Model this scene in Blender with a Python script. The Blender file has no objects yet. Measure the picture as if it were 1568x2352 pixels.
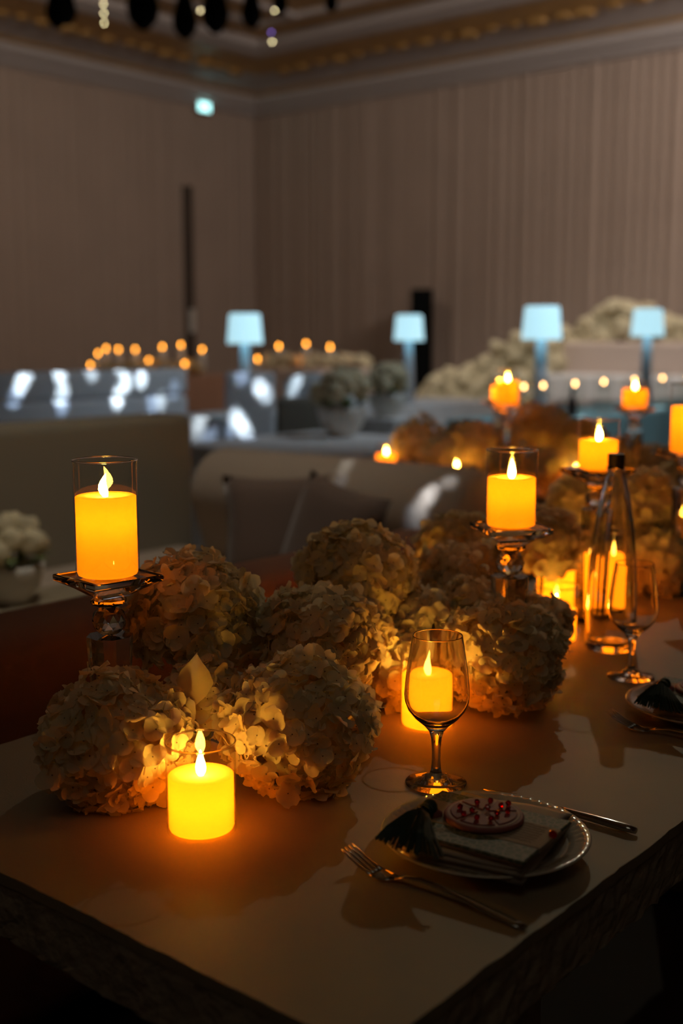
import bpy, bmesh, math, random
from mathutils import Vector, Matrix, Euler

PI = math.pi
sc = bpy.context.scene
C = sc.collection
rnd = random.Random(7)

# ------------------------------------------------------------------ camera
cam_d = bpy.data.cameras.new('camera')
cam_d.sensor_fit = 'VERTICAL'
cam_d.sensor_height = 36.0
cam_d.sensor_width = 24.0
cam_d.lens = 2700.0 / 2352.0 * 36.0
cam_d.clip_start = 0.05
cam_d.dof.use_dof = True
cam_d.dof.focus_distance = 1.38
cam_d.dof.aperture_fstop = 2.9
cam = bpy.data.objects.new('camera', cam_d)
cam.location = (0, 0, 1.277)
cam.rotation_euler = (math.radians(90 - 8.448), 0, math.radians(39.6))
C.objects.link(cam)
sc.camera = cam

# ------------------------------------------------------------------ render look
vs = sc.view_settings
vs.view_transform = 'Standard'
vs.look = 'None'
vs.gamma = 1.0
vs.use_curve_mapping = False
vs.exposure = 0.0
cy = sc.cycles
cy.max_bounces = 10
cy.diffuse_bounces = 5
cy.glossy_bounces = 4
cy.transmission_bounces = 10
cy.transparent_max_bounces = 16
cy.use_adaptive_sampling = True
cy.adaptive_threshold = 0.2
cy.adaptive_min_samples = 16
cy.sample_clamp_indirect = 4.0
cy.blur_glossy = 0.5
cy.use_denoising = True

# ------------------------------------------------------------------ world: a dim closed ballroom
w = bpy.data.worlds.new('world')
sc.world = w
w.use_nodes = True
w.node_tree.nodes['Background'].inputs['Color'].default_value = (0.9, 0.75, 0.6, 1)
w.node_tree.nodes['Background'].inputs['Strength'].default_value = 0.004


def aim(o, target):
    d = Vector(target) - Vector(o.location)
    o.rotation_euler = d.to_track_quat('-Z', 'Y').to_euler()


def lamp(name, kind, loc, power, color, target=None, **kw):
    l = bpy.data.lights.new(name, kind)
    l.energy = power
    l.color = color
    for k, v in kw.items():
        setattr(l, k, v)
    o = bpy.data.objects.new(name, l)
    o.location = loc
    C.objects.link(o)
    if target is not None:
        aim(o, target)
    return o


# ceiling spotlight behind the long table, throws the shadows towards the viewer
lamp('house_spot', 'SPOT', (-3.4, 6.7, 4.35), 80, (1.0, 0.91, 0.64), (-0.75, 1.75, 0.75),
     spot_size=math.radians(30), spot_blend=1.0, shadow_soft_size=0.03)
# soft fill added behind the viewer to lift the flower fronts
lamp('front_fill', 'AREA', (0.8, -1.2, 5.0), 5.5, (1.0, 0.87, 0.62), (-1.0, 1.2, 0.8), shape='RECTANGLE', size=2.0, size_y=2.0)
# unseen fill spot, added to brighten the lounge sofas
lamp('lounge_fill', 'SPOT', (-1.7, 2.1, 5.1), 210, (1.0, 0.88, 0.72), (-3.25, 2.3, 0.5),
     spot_size=math.radians(42), spot_blend=0.9, shadow_soft_size=0.25)
# wash lights on the far draped walls
lamp('wall_wash', 'AREA', (-3.2, 11.0, 4.9), 125, (1.0, 0.86, 0.78), (-7.2, 14.5, 2.3),
     shape='RECTANGLE', size=2.5, size_y=0.6)
lamp('wall_wash', 'AREA', (-9.0, 7.0, 5.1), 44, (1.0, 0.82, 0.67), (-12.5, 13.2, 2.6),
     shape='RECTANGLE', size=2.0, size_y=0.6)
# cool stage light over the middle of the hall
lamp('stage_spot', 'SPOT', (-1.2, 6.6, 5.2), 300, (0.78, 0.90, 1.0), (-4.6, 6.0, 0.8),
     spot_size=math.radians(52), spot_blend=0.8, shadow_soft_size=0.15)
lamp('stage_spot', 'SPOT', (-5.0, 7.0, 5.2), 420, (1.0, 0.92, 0.82), (-6.0, 11.0, 1.0),
     spot_size=math.radians(60), spot_blend=0.8, shadow_soft_size=0.15)


# ------------------------------------------------------------------ materials
def new_mat(name):
    m = bpy.data.materials.new(name)
    m.use_nodes = True
    return m, m.node_tree.nodes, m.node_tree.links, m.node_tree.nodes['Principled BSDF']


def plain(name, col, rough=0.7, metal=0.0, noise=None, bump=None, spec=0.5, sheen=0.0):
    m, N, L, b = new_mat(name)
    b.inputs['Base Color'].default_value = (*col, 1)
    b.inputs['Roughness'].default_value = rough
    b.inputs['Metallic'].default_value = metal
    b.inputs['Specular IOR Level'].default_value = spec
    if sheen:
        b.inputs['Sheen Weight'].default_value = sheen
    tc = N.new('ShaderNodeTexCoord')
    if noise:
        scale, amt = noise
        t = N.new('ShaderNodeTexNoise')
        t.inputs['Scale'].default_value = scale
        t.inputs['Detail'].default_value = 4
        L.new(tc.outputs['Object'], t.inputs['Vector'])
        mx = N.new('ShaderNodeMix')
        mx.data_type = 'RGBA'
        mx.inputs[6].default_value = (*[c * (1 - amt) for c in col], 1)
        mx.inputs[7].default_value = (*[min(1, c * (1 + amt)) for c in col], 1)
        L.new(t.outputs['Fac'], mx.inputs[0])
        L.new(mx.outputs[2], b.inputs['Base Color'])
    if bump:
        scale, st = bump
        t = N.new('ShaderNodeTexNoise')
        t.inputs['Scale'].default_value = scale
        t.inputs['Detail'].default_value = 5
        L.new(tc.outputs['Object'], t.inputs['Vector'])
        bp = N.new('ShaderNodeBump')
        bp.inputs['Strength'].default_value = st
        bp.inputs['Distance'].default_value = 0.004
        L.new(t.outputs['Fac'], bp.inputs['Height'])
        L.new(bp.outputs['Normal'], b.inputs['Normal'])
    return m


def emit(name, col, strength):
    m, N, L, b = new_mat(name)
    b.inputs['Base Color'].default_value = (*[min(1, c) for c in col], 1)
    b.inputs['Emission Color'].default_value = (*col, 1)
    b.inputs['Emission Strength'].default_value = strength
    b.inputs['Roughness'].default_value = 0.6
    return m


def glass(name, col=(1, 1, 1), ior=1.5, rough=0.0):
    m, N, L, b = new_mat(name)
    b.inputs['Base Color'].default_value = (*col, 1)
    b.inputs['Transmission Weight'].default_value = 1
    b.inputs['IOR'].default_value = ior
    b.inputs['Roughness'].default_value = rough
    return m


def thin_glass(name):
    m, N, L, b = new_mat(name)
    N.remove(b)
    out = N['Material Output']
    lw = N.new('ShaderNodeLayerWeight')
    lw.inputs['Blend'].default_value = 0.5
    p = N.new('ShaderNodeMath'); p.operation = 'POWER'; p.inputs[1].default_value = 4.0
    L.new(lw.outputs['Facing'], p.inputs[0])
    a = N.new('ShaderNodeMath'); a.operation = 'MULTIPLY_ADD'
    a.inputs[1].default_value = 0.75; a.inputs[2].default_value = 0.05
    L.new(p.outputs[0], a.inputs[0])
    t = N.new('ShaderNodeBsdfTransparent')
    t.inputs['Color'].default_value = (0.97, 0.98, 0.97, 1)
    g = N.new('ShaderNodeBsdfGlossy'); g.inputs['Roughness'].default_value = 0.02
    mx = N.new('ShaderNodeMixShader')
    L.new(a.outputs[0], mx.inputs[0]); L.new(t.outputs[0], mx.inputs[1]); L.new(g.outputs[0], mx.inputs[2])
    L.new(mx.outputs[0], out.inputs['Surface'])
    return m


def petal_mat(name, col, trans=0.5):
    m, N, L, b = new_mat(name)
    N.remove(b)
    out = N['Material Output']
    oi = N.new('ShaderNodeObjectInfo')
    hs = N.new('ShaderNodeHueSaturation')
    hs.inputs['Color'].default_value = (*col, 1)
    mr = N.new('ShaderNodeMapRange')
    mr.inputs['To Min'].default_value = 0.82; mr.inputs['To Max'].default_value = 1.06
    L.new(oi.outputs['Random'], mr.inputs['Value'])
    L.new(mr.outputs[0], hs.inputs['Value'])
    d = N.new('ShaderNodeBsdfDiffuse'); t = N.new('ShaderNodeBsdfTranslucent')
    L.new(hs.outputs[0], d.inputs['Color']); L.new(hs.outputs[0], t.inputs['Color'])
    mx = N.new('ShaderNodeMixShader'); mx.inputs[0].default_value = trans
    L.new(d.outputs[0], mx.inputs[1]); L.new(t.outputs[0], mx.inputs[2])
    L.new(mx.outputs[0], out.inputs['Surface'])
    return m


def wax_mat(name, glow):
    # translucent wax that glows evenly, plus what its own lamp sends through it
    m, N, L, b = new_mat(name)
    N.remove(b)
    out = N['Material Output']
    t = N.new('ShaderNodeBsdfTranslucent'); t.inputs['Color'].default_value = (1.0, 0.62, 0.10, 1)
    d = N.new('ShaderNodeBsdfDiffuse'); d.inputs['Color'].default_value = (0.75, 0.55, 0.30, 1)
    mx = N.new('ShaderNodeMixShader'); mx.inputs[0].default_value = 0.3
    L.new(t.outputs[0], mx.inputs[1]); L.new(d.outputs[0], mx.inputs[2])
    e = N.new('ShaderNodeEmission'); e.inputs['Color'].default_value = (1.0, 0.235, 0.003, 1)
    e.inputs['Strength'].default_value = glow
    ad = N.new('ShaderNodeAddShader')
    L.new(mx.outputs[0], ad.inputs[0]); L.new(e.outputs[0], ad.inputs[1])
    L.new(ad.outputs[0], out.inputs['Surface'])
    return m


MT = {}
MT['wall'] = plain('draped_wall', (0.40, 0.31, 0.25), 0.8, noise=(1.5, 0.08))
MT['plaster'] = plain('white_plaster', (0.42, 0.38, 0.36), 0.6)
MT['gold'] = plain('gilded_plaster', (0.42, 0.25, 0.08), 0.45, metal=0.3, noise=(6, 0.35), bump=(12, 0.6))
MT['floor'] = plain('dark_carpet', (0.055, 0.042, 0.034), 0.95, noise=(3, 0.2))
MT['dance'] = plain('white_dance_floor', (0.55, 0.55, 0.57), 0.22, noise=(3, 0.06))
MT['stone'] = plain('beige_stone', (0.29, 0.24, 0.16), 0.6, noise=(9, 0.10), bump=(420, 0.10))
MT['stone_edge'] = plain('rough_stone_edge', (0.34, 0.28, 0.21), 0.9, noise=(30, 0.25), bump=(110, 0.8))
MT['dark'] = plain('black_paint', (0.004, 0.005, 0.0055), 0.9, spec=0.1)
MT['door'] = plain('dark_wood', (0.07, 0.05, 0.036), 0.5)
MT['taupe'] = plain('taupe_fabric', (0.42, 0.335, 0.26), 0.9, bump=(260, 0.25), sheen=0.3)
MT['olive'] = plain('khaki_fabric', (0.23, 0.20, 0.145), 0.9, bump=(260, 0.25), sheen=0.2)
MT['brown'] = plain('candle_tinted_fabric', (0.26, 0.10, 0.055), 0.9, bump=(260, 0.25))  # dark red of the shaded, candlelit sofa back put into the fabric colour
MT['cushion'] = plain('brown_velvet', (0.13, 0.085, 0.065), 0.85, sheen=0.3)
MT['white_cloth'] = plain('white_linen', (0.68, 0.68, 0.68), 0.85, noise=(14, 0.06))
MT['white_fab'] = plain('white_upholstery', (0.62, 0.66, 0.70), 0.6, sheen=0.2)
MT['teal'] = plain('pale_teal_cloth', (0.30, 0.50, 0.52), 0.8)
MT['terracotta'] = plain('terracotta_cloth', (0.34, 0.19, 0.12), 0.85)
MT['blush'] = plain('blush_cloth', (0.58, 0.47, 0.41), 0.85)
MT['ceramic'] = plain('white_ceramic', (0.70, 0.68, 0.62), 0.35)
MT['petal'] = petal_mat('cream_petal', (0.90, 0.83, 0.62), 0.55)
MT['petal_far'] = petal_mat('ivory_petal', (0.80, 0.72, 0.50), 0.3)
MT['bead'] = plain('floret_eye', (0.16, 0.10, 0.05), 0.6)
MT['core'] = petal_mat('flower_heart', (0.80, 0.70, 0.45), 0.6)
MT['stem'] = plain('green_stem', (0.10, 0.16, 0.05), 0.6)
MT['leaf'] = plain('green_leaf', (0.13, 0.18, 0.06), 0.55)
MT['wax'] = wax_mat('amber_wax', 1.5)
MT['wax_dim'] = wax_mat('amber_wax_dim', 0.60)
MT['flame'] = emit('flame_glow', (1.0, 0.46, 0.045), 170)
MT['thin'] = thin_glass('thin_clear_glass')
MT['glass'] = glass('clear_glass', (1, 1, 1), 1.45)
MT['crystal'] = glass('cut_crystal', (0.99, 0.99, 0.985), 1.52)
MT['water'] = glass('clear_water', (1, 1, 1), 1.33)
MT['shade'] = emit('lit_lamp_shade', (0.50, 0.83, 0.95), 0.95)
MT['post'] = plain('grey_lacquer', (0.46, 0.46, 0.48), 0.35)
MT['sign'] = emit('lit_sign_face', (0.45, 0.95, 0.95), 2.6)
MT['steel'] = plain('polished_steel', (0.55, 0.56, 0.57), 0.16, metal=1.0)
MT['plate'] = plain('glazed_plate', (0.46, 0.41, 0.36), 0.18)
MT['rim'] = plain('fluted_glaze', (0.62, 0.58, 0.50), 0.10)
MT['napkin'] = plain('linen_napkin', (0.50, 0.44, 0.37), 0.9, bump=(700, 0.2))
MT['cream'] = plain('cream_paper', (0.40, 0.31, 0.22), 0.8)
MT['ink'] = plain('brown_ink', (0.09, 0.05, 0.03), 0.8)
MT['pom_skin'] = plain('pomegranate_rind', (0.30, 0.09, 0.08), 0.6)
MT['pom_pith'] = plain('pomegranate_pith', (0.52, 0.36, 0.30), 0.7)
MT['pom_flesh'] = plain('pomegranate_flesh', (0.24, 0.05, 0.055), 0.6, noise=(120, 0.3))
MT['ruby'] = glass('ruby_crystal', (0.75, 0.01, 0.02), 1.6)
MT['thread'] = plain('dark_green_thread', (0.012, 0.035, 0.022), 0.6)
MT['cap'] = plain('black_cap', (0.03, 0.02, 0.018), 0.5)
MT['bulb'] = emit('warm_bulb', (1.0, 0.85, 0.45), 9)
MT['bulb_violet'] = emit('violet_bulb', (0.35, 0.22, 0.9), 3)
MT['peach_flame'] = emit('peach_flame', (1.0, 0.50, 0.17), 16)
MT['far_flame'] = emit('amber_flame', (1.0, 0.36, 0.03), 12)
MT['chair_gray'] = plain('grey_brown_fabric', (0.20, 0.185, 0.15), 0.85)


def booklet_mat():
    m, N, L, b = new_mat('green_floral_card')
    tc = N.new('ShaderNodeTexCoord')
    v = N.new('ShaderNodeTexVoronoi'); v.feature = 'DISTANCE_TO_EDGE'
    v.inputs['Scale'].default_value = 130
    L.new(tc.outputs['Object'], v.inputs['Vector'])
    cr = N.new('ShaderNodeValToRGB')
    cr.color_ramp.elements[0].position = 0.05; cr.color_ramp.elements[0].color = (0.19, 0.19, 0.14, 1)
    cr.color_ramp.elements[1].position = 0.16; cr.color_ramp.elements[1].color = (0.060, 0.095, 0.055, 1)
    L.new(v.outputs['Distance'], cr.inputs[0])
    L.new(cr.outputs[0], b.inputs['Base Color'])
    b.inputs['Roughness'].default_value = 0.6
    return m


MT['card'] = booklet_mat()


# ------------------------------------------------------------------ helpers
ORD = ['first', 'second', 'third', 'fourth', 'fifth', 'sixth', 'seventh', 'eighth', 'ninth', 'tenth']


def link(o, parent=None):
    C.objects.link(o)
    if parent is not None:
        o.parent = parent
    return o


def tag(o, label, cat, group=None, kind=None):
    if label: o['label'] = label
    if cat: o['category'] = cat
    if group: o['group'] = group
    if kind: o['kind'] = kind
    return o


def thing(name, label, cat, loc=(0, 0, 0), rz=0.0, group=None):
    o = bpy.data.objects.new(name, None)
    o.empty_display_size = 0.05
    o.location = loc
    o.rotation_euler = (0, 0, rz)
    link(o)
    return tag(o, label, cat, group)


def mk(name, bm, mats, parent=None, smooth=False, loc=None, rot=None):
    me = bpy.data.meshes.new(name)
    bmesh.ops.recalc_face_normals(bm, faces=bm.faces[:])
    bm.to_mesh(me); bm.free()
    if not isinstance(mats, (list, tuple)): mats = [mats]
    for m in mats: me.materials.append(MT[m])
    if smooth:
        for p in me.polygons: p.use_smooth = True
    o = bpy.data.objects.new(name, me)
    if loc: o.location = loc
    if rot: o.rotation_euler = rot
    return link(o, parent)


def inst(name, me, parent, loc, rot=None, scale=None):
    o = bpy.data.objects.new(name, me)
    o.location = loc
    if rot: o.rotation_euler = rot
    if scale: o.scale = scale if isinstance(scale, (tuple, list)) else (scale,) * 3
    return link(o, parent)


def rbox(lo, hi, bev=0.0, seg=3, bm=None):
    own = bm is None
    b = bmesh.new()
    bmesh.ops.create_cube(b, size=1)
    s = [hi[i] - lo[i] for i in range(3)]
    c = [(hi[i] + lo[i]) / 2 for i in range(3)]
    for v in b.verts:
        v.co = Vector((v.co.x * s[0] + c[0], v.co.y * s[1] + c[1], v.co.z * s[2] + c[2]))
    if bev > 0:
        bmesh.ops.bevel(b, geom=b.edges[:], offset=bev, segments=seg, profile=0.6, affect='EDGES')
    if own:
        return b
    tmp = bpy.data.meshes.new('t'); b.to_mesh(tmp); b.free()
    bm.from_mesh(tmp); bpy.data.meshes.remove(tmp)
    return bm


def lathe(prof, seg=48, bm=None, rot0=0.0, closed=False):
    if bm is None: bm = bmesh.new()
    rings = []
    for r, z in prof:
        if r < 1e-6:
            rings.append([bm.verts.new((0, 0, z))])
        else:
            rings.append([bm.verts.new((r * math.cos(rot0 + 2 * PI * i / seg), r * math.sin(rot0 + 2 * PI * i / seg), z)) for i in range(seg)])
    pairs = list(zip(rings, rings[1:]))
    if closed: pairs.append((rings[-1], rings[0]))
    for a, b in pairs:
        for i in range(seg):
            j = (i + 1) % seg
            if len(a) == 1 and len(b) == 1: continue
            if len(a) == 1: bm.faces.new((a[0], b[i], b[j]))
            elif len(b) == 1: bm.faces.new((a[i], b[0], a[j]))
            else: bm.faces.new((a[i], b[i], b[j], a[j]))
    return bm


def sweep(path, radii, seg=8, bm=None, flat=1.0, side=None):
    """tube along a path of points with a radius for each; flat squashes it along the local normal"""
    if bm is None: bm = bmesh.new()
    pts = [Vector(p) for p in path]
    rings = []
    for i, p in enumerate(pts):
        t = (pts[min(i + 1, len(pts) - 1)] - pts[max(i - 1, 0)]).normalized()
        s = Vector(side) if side else (Vector((0, 0, 1)).cross(t) if abs(t.z) < 0.95 else Vector((1, 0, 0)))
        s = (s - t * s.dot(t)).normalized()
        n = t.cross(s)
        r = radii[i] if isinstance(radii, (list, tuple)) else radii
        rx, ry = r if isinstance(r, (list, tuple)) else (r, r * flat)
        rings.append([bm.verts.new(p + s * rx * math.cos(2 * PI * k / seg) + n * ry * math.sin(2 * PI * k / seg)) for k in range(seg)])
    for a, b in zip(rings, rings[1:]):
        for k in range(seg):
            bm.faces.new((a[k], a[(k + 1) % seg], b[(k + 1) % seg], b[k]))
    bm.faces.new(rings[0][::-1]); bm.faces.new(rings[-1])
    return bm


def sphere(r, c=(0, 0, 0), seg=16, rings=10, sz=1.0, bm=None):
    prof = [(r * math.sin(PI * i / rings), -r * sz * math.cos(PI * i / rings)) for i in range(rings + 1)]
    prof[0] = (0, prof[0][1]); prof[-1] = (0, prof[-1][1])
    b = lathe(prof, seg)
    for v in b.verts: v.co += Vector(c)
    if bm is None: return b
    tmp = bpy.data.meshes.new('t'); b.to_mesh(tmp); b.free()
    bm.from_mesh(tmp); bpy.data.meshes.remove(tmp)
    return bm


def struct(o):
    o['kind'] = 'structure'
    return o


# ------------------------------------------------------------------ the room
XL, YB, XR, YF, ZC = -13.84, 14.5, 5.0, -4.0, 5.42


def pleated(a, b, zt):
    """a draped wall hanging in uneven vertical folds from a to b (inside is to the left of a->b)"""
    bm = bmesh.new()
    a, b = Vector((*a, 0)), Vector((*b, 0))
    d = (b - a); ln = d.length; d.normalize()
    n = Vector((-d.y, d.x, 0))
    r = random.Random(3)
    s, pts = 0.0, []
    while s < ln:
        wd = r.uniform(0.10, 0.24); dp = r.uniform(0.015, 0.045)
        for k in range(6):
            u = k / 6
            if s + wd * u < ln:
                pts.append((s + wd * u, dp * math.sin(PI * u) ** 0.8))
        s += wd
    pts.append((ln, 0))
    lo = [bm.verts.new(a + d * s + n * q) for s, q in pts]
    hi = [bm.verts.new(a + d * s + n * q + Vector((0, 0, zt))) for s, q in pts]
    for i in range(len(pts) - 1):
        bm.faces.new((lo[i], lo[i + 1], hi[i + 1], hi[i]))
    return bm


struct(mk('floor', rbox((XL - 0.2, YF - 0.2, -0.1), (XR + 0.2, YB + 0.2, 0.0)), 'floor'))
struct(mk('floor_dance', rbox((-9.2, 3.4, 0.0), (-2.6, 10.0, 0.012)), 'dance'))
struct(mk('ceiling', rbox((XL - 0.2, YF - 0.2, ZC), (XR + 0.2, YB + 0.2, ZC + 0.1)), 'gold'))
struct(mk('wall_back', pleated((XR, YB), (XL, YB), ZC), 'wall', smooth=True))
struct(mk('wall_left', pleated((XL, YB), (XL, YF), ZC), 'wall', smooth=True))
struct(mk('wall_right', rbox((XR, YF, 0), (XR + 0.1, YB, ZC)), 'wall'))
struct(mk('wall_front', rbox((XL, YF - 0.1, 0), (XR, YF, ZC)), 'wall'))


def crown(prof):
    """a moulding that runs along the left and the back wall and turns the corner"""
    bm = bmesh.new()
    cols = []
    for q, z in prof:
        cols.append([bm.verts.new((XL + q, YF, z)), bm.verts.new((XL + q, YB - q, z)), bm.verts.new((XR, YB - q, z))])
    for a, b in zip(cols, cols[1:]):
        for i in range(2):
            bm.faces.new((a[i], a[i + 1], b[i + 1], b[i]))
    return bm


struct(mk('trim_1', crown([(0.0, 4.83), (0.10, 4.83), (0.12, 4.86), (0.16, 4.87), (0.17, 4.91), (0.23, 4.93), (0.28, 4.97), (0.31, 5.02), (0.31, 5.07), (0.28, 5.10)]), 'plaster', smooth=False))
struct(mk('trim_2', crown([(0.28, 5.085), (0.34, 5.09), (0.36, 5.11), (0.34, 5.14), (0.30, 5.15)]), 'gold'))
struct(mk('trim_3', crown([(0.32, 5.12), (0.45, 5.16), (0.70, 5.205), (0.92, 5.225), (0.96, 5.24)]), 'plaster', smooth=True))
frieze = struct(mk('trim_4', crown([(0.94, 5.225), (1.2, 5.26), (1.5, 5.285), (1.6, 5.29)]), 'gold', smooth=True))
struct(mk('trim_5', crown([(1.58, 5.27), (1.64, 5.255), (1.72, 5.27), (1.80, 5.30), (1.90, 5.31), (1.92, 5.35), (1.92, 5.43)]), 'plaster'))
struct(mk('trim_6', crown([(2.5, 5.43), (2.5, 5.36), (2.62, 5.35), (2.62, 5.43)]), 'plaster'))
# raised gilded leaves along the frieze
lb = bmesh.new()
for k in range(5):
    a = -0.9 + 0.45 * k
    sweep([(0, 0, 0), (0.10 * math.sin(a), 0.10 * math.cos(a), -0.03), (0.17 * math.sin(a), 0.17 * math.cos(a), -0.015)], [0.03, 0.045, 0.008], 5, lb)
leaf_o = mk('gilded_leaf', lb, 'gold', frieze, smooth=True, loc=(XL + 1.15, 8.0, 5.245), rot=(0, 0, PI / 2))
s = 8.4
while s < YB - 1.3:
    inst('gilded_leaf', leaf_o.data, frieze, (XL + 1.02 + rnd.uniform(-.02, .05), s, 5.235), (0, 0, PI / 2 + rnd.uniform(-.4, .4)), rnd.uniform(.8, 1.3)); s += rnd.uniform(.28, .42)
s = XL + 1.5
while s < -5.0:
    inst('gilded_leaf', leaf_o.data, frieze, (s, YB - 1.02 + rnd.uniform(-.05, .02), 5.235), (0, 0, rnd.uniform(-.4, .4)), rnd.uniform(.8, 1.3)); s += rnd.uniform(.28, .42)
# ribs of the gilded ceiling
rib = bmesh.new()
rbox((-0.05, -9.0, -0.05), (0.05, 0, 0.02), 0.02, 2, rib)
rib_o = mk('ceiling_rib', rib, 'plaster', loc=(-10.6, YB - 2.6, ZC - 0.03))
rib_o['kind'] = 'structure'
rib_o.parent = bpy.data.objects['ceiling']
for k, x in enumerate((-9.2, -7.8, -6.4, -5.0)):
    inst('ceiling_rib', rib_o.data, bpy.data.objects['ceiling'], (x, YB - 2.6, ZC - 0.03))

# dark strip standing in for the narrow gap in the left wall's drapes
dr = mk('dark_slot_1', rbox((XL - 0.02, 12.83, 0), (XL + 0.10, 12.99, 3.6), 0.01, 1), 'door')
struct(dr)
mk('pale_spot', rbox((XL + 0.10, 12.86, 1.35), (XL + 0.14, 12.96, 1.72), 0.015, 2), 'ceramic', dr)  # pale block standing in for a small light spot in the gap

# lit exit light under the cornice
t = thing('exit_sign', 'small glowing cyan-white sign box under the ceiling moulding of the left wall', 'sign', (XL + 0.14, 13.2, 4.72))
mk('housing', rbox((-0.07, -0.14, 0), (0.03, 0.14, 0.16), 0.01, 2), 'plaster', t)
mk('lit_face', rbox((0.03, -0.12, 0.015), (0.045, 0.12, 0.145), 0.005, 1), 'sign', t)

# column loudspeaker before the back wall
t = thing('column_loudspeaker', 'tall black column loudspeaker standing before the draped back wall', 'loudspeaker', (-10.05, 13.95, 0), math.radians(40))
mk('cabinet', rbox((-0.15, -0.15, 0.06), (0.15, 0.15, 1.96), 0.02, 2), 'dark', t)
mk('base', rbox((-0.22, -0.2, 0.0), (0.22, 0.2, 0.06), 0.02, 2), 'dark', t)
for k in range(4):
    mk('driver', lathe([(0, .0), (.05, .0), (.10, .012), (.115, .016), (.12, .0)], 20), 'dark', t, True, (0, -0.152, 0.55 + 0.4 * k), (PI / 2, 0, 0))


# ------------------------------------------------------------------ the long stone table in front
def stone_table(name, label, x0, x1, y0, y1, seed):
    t = thing(name, label, 'table', ((x0 + x1) / 2, (y0 + y1) / 2, 0))
    hx, hy = (x1 - x0) / 2, (y1 - y0) / 2
    r = random.Random(seed)
    out = []
    st = 0.013

    def run(a, b):
        a, b = Vector(a), Vector(b)
        n = int((b - a).length / st)
        d = (b - a).normalized(); nn = Vector((d.y, -d.x, 0))
        w = 0.0
        for i in range(n):
            w = 0.75 * w + r.uniform(-0.0012, 0.0012)
            out.append((a + (b - a) * (i / n) + nn * (w - 0.001), nn))
    run((-hx, -hy, 0), (hx, -hy, 0)); run((hx, -hy, 0), (hx, hy, 0)); run((hx, hy, 0), (-hx, hy, 0)); run((-hx, hy, 0), (-hx, -hy, 0))
    bm = bmesh.new()
    top = [bm.verts.new((p.x, p.y, 0.75)) for p, n in out]
    bm.faces.new(top)
    low = [bm.verts.new((p.x, p.y, 0.738)) for p, n in out]
    for i in range(len(out)):
        j = (i + 1) % len(out)
        bm.faces.new((low[i], low[j], top[j], top[i]))
    mk('table_top', bm, 'stone', t)
    bm = bmesh.new()
    rows = []
    for k, z in enumerate((0.739, 0.728, 0.714, 0.700, 0.686, 0.678)):
        rows.append([bm.verts.new((p.x + n.x * (-0.001 + r.uniform(-.0020, .0014) * (k > 0)), p.y + n.y * (-0.001 + r.uniform(-.0020, .0014) * (k > 0)), z + r.uniform(-.003, .003) * (0 < k))) for p, n in out])
    for a, b in zip(rows, rows[1:]):
        for i in range(len(out)):
            j = (i + 1) % len(out)
            bm.faces.new((b[i], b[j], a[j], a[i]))
    bm.faces.new(rows[-1][::-1])
    mk('rough_edge', bm, 'stone_edge', t)
    for s in (-1, 1):
        mk('pedestal', rbox((-hx * .55, s * hy * .62 - .12, 0), (hx * .55, s * hy * .62 + .12, 0.68), 0.01, 1), 'stone_edge', t)
    return t


stone_table('stone_table', 'long beige stone dining table with a rough-hewn edge in the foreground', -1.287, -0.495, 0.633, 3.05, 1)
stone_table('stone_table', 'beige stone table of yellow-lit flowers behind the rolled-back sofa', -3.0, -0.55, 3.42, 4.1, 2)


# ------------------------------------------------------------------ candles
def candle(loc, label, wax_h, glass_h, r=0.0375, group=None, lit=1.0, lean=None, tall=False):
    t = thing('led_candle', label, 'candle', loc, rnd.uniform(0, 6.28), group)
    rw = r - 0.0022
    ed = 0.004
    prof = [(0, 0.002), (rw - ed, 0.002), (rw - ed * .3, 0.002 + ed * .3), (rw, 0.002 + ed)]
    for k in range(1, 6):
        prof.append((rw, 0.002 + ed + (wax_h - 2 * ed) * k / 5))
    prof += [(rw - ed * .3, wax_h - ed * .25), (rw - ed, wax_h), (rw * .6, wax_h - 0.0015), (rw * .25, wax_h - 0.003), (0, wax_h - 0.0035)]
    wx = mk('wax', lathe(prof, 40), 'wax_dim' if tall else 'wax', t, True)
    fh = 0.029
    f = bmesh.new()
    fp = [(0, 0.0), (.0030, .0005), (.0050, .004), (.0058, .009), (.0050, .014), (.0036, .019), (.0019, .0245), (.0006, .028), (0, fh)]
    lathe(fp, 14, f)
    tilt = rnd.uniform(-.0025, .0025) if lean is None else lean
    for v in f.verts:
        v.co.x += tilt * math.sin(v.co.z / fh * PI * 1.1)
        v.co.z += wax_h - 0.003
    mk('flame', f, 'flame', t, True)
    mk('glass_wall', lathe([(r - .0012, 0.0), (r, 0.001), (r, glass_h * .5), (r, glass_h)], 48), 'thin', t, True)
    rim = bmesh.new()
    rr = [(r + .0009 * math.cos(a), glass_h + .0011 * math.sin(a)) for a in [2 * PI * k / 8 for k in range(8)]]
    lathe(rr, 48, rim, closed=True)
    mk('glass_rim', rim, 'glass', t, True)
    l = bpy.data.lights.new('candle_lamp', 'POINT')
    l.energy = (0.20 if tall else 0.15) * lit
    l.color = (1.0, 0.23, 0.008)
    l.shadow_soft_size = 0.004
    lo = bpy.data.objects.new('candle_lamp', l)
    lo.location = (0, 0, wax_h * (.72 if tall else .58))
    link(lo, t)
    return t


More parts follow.
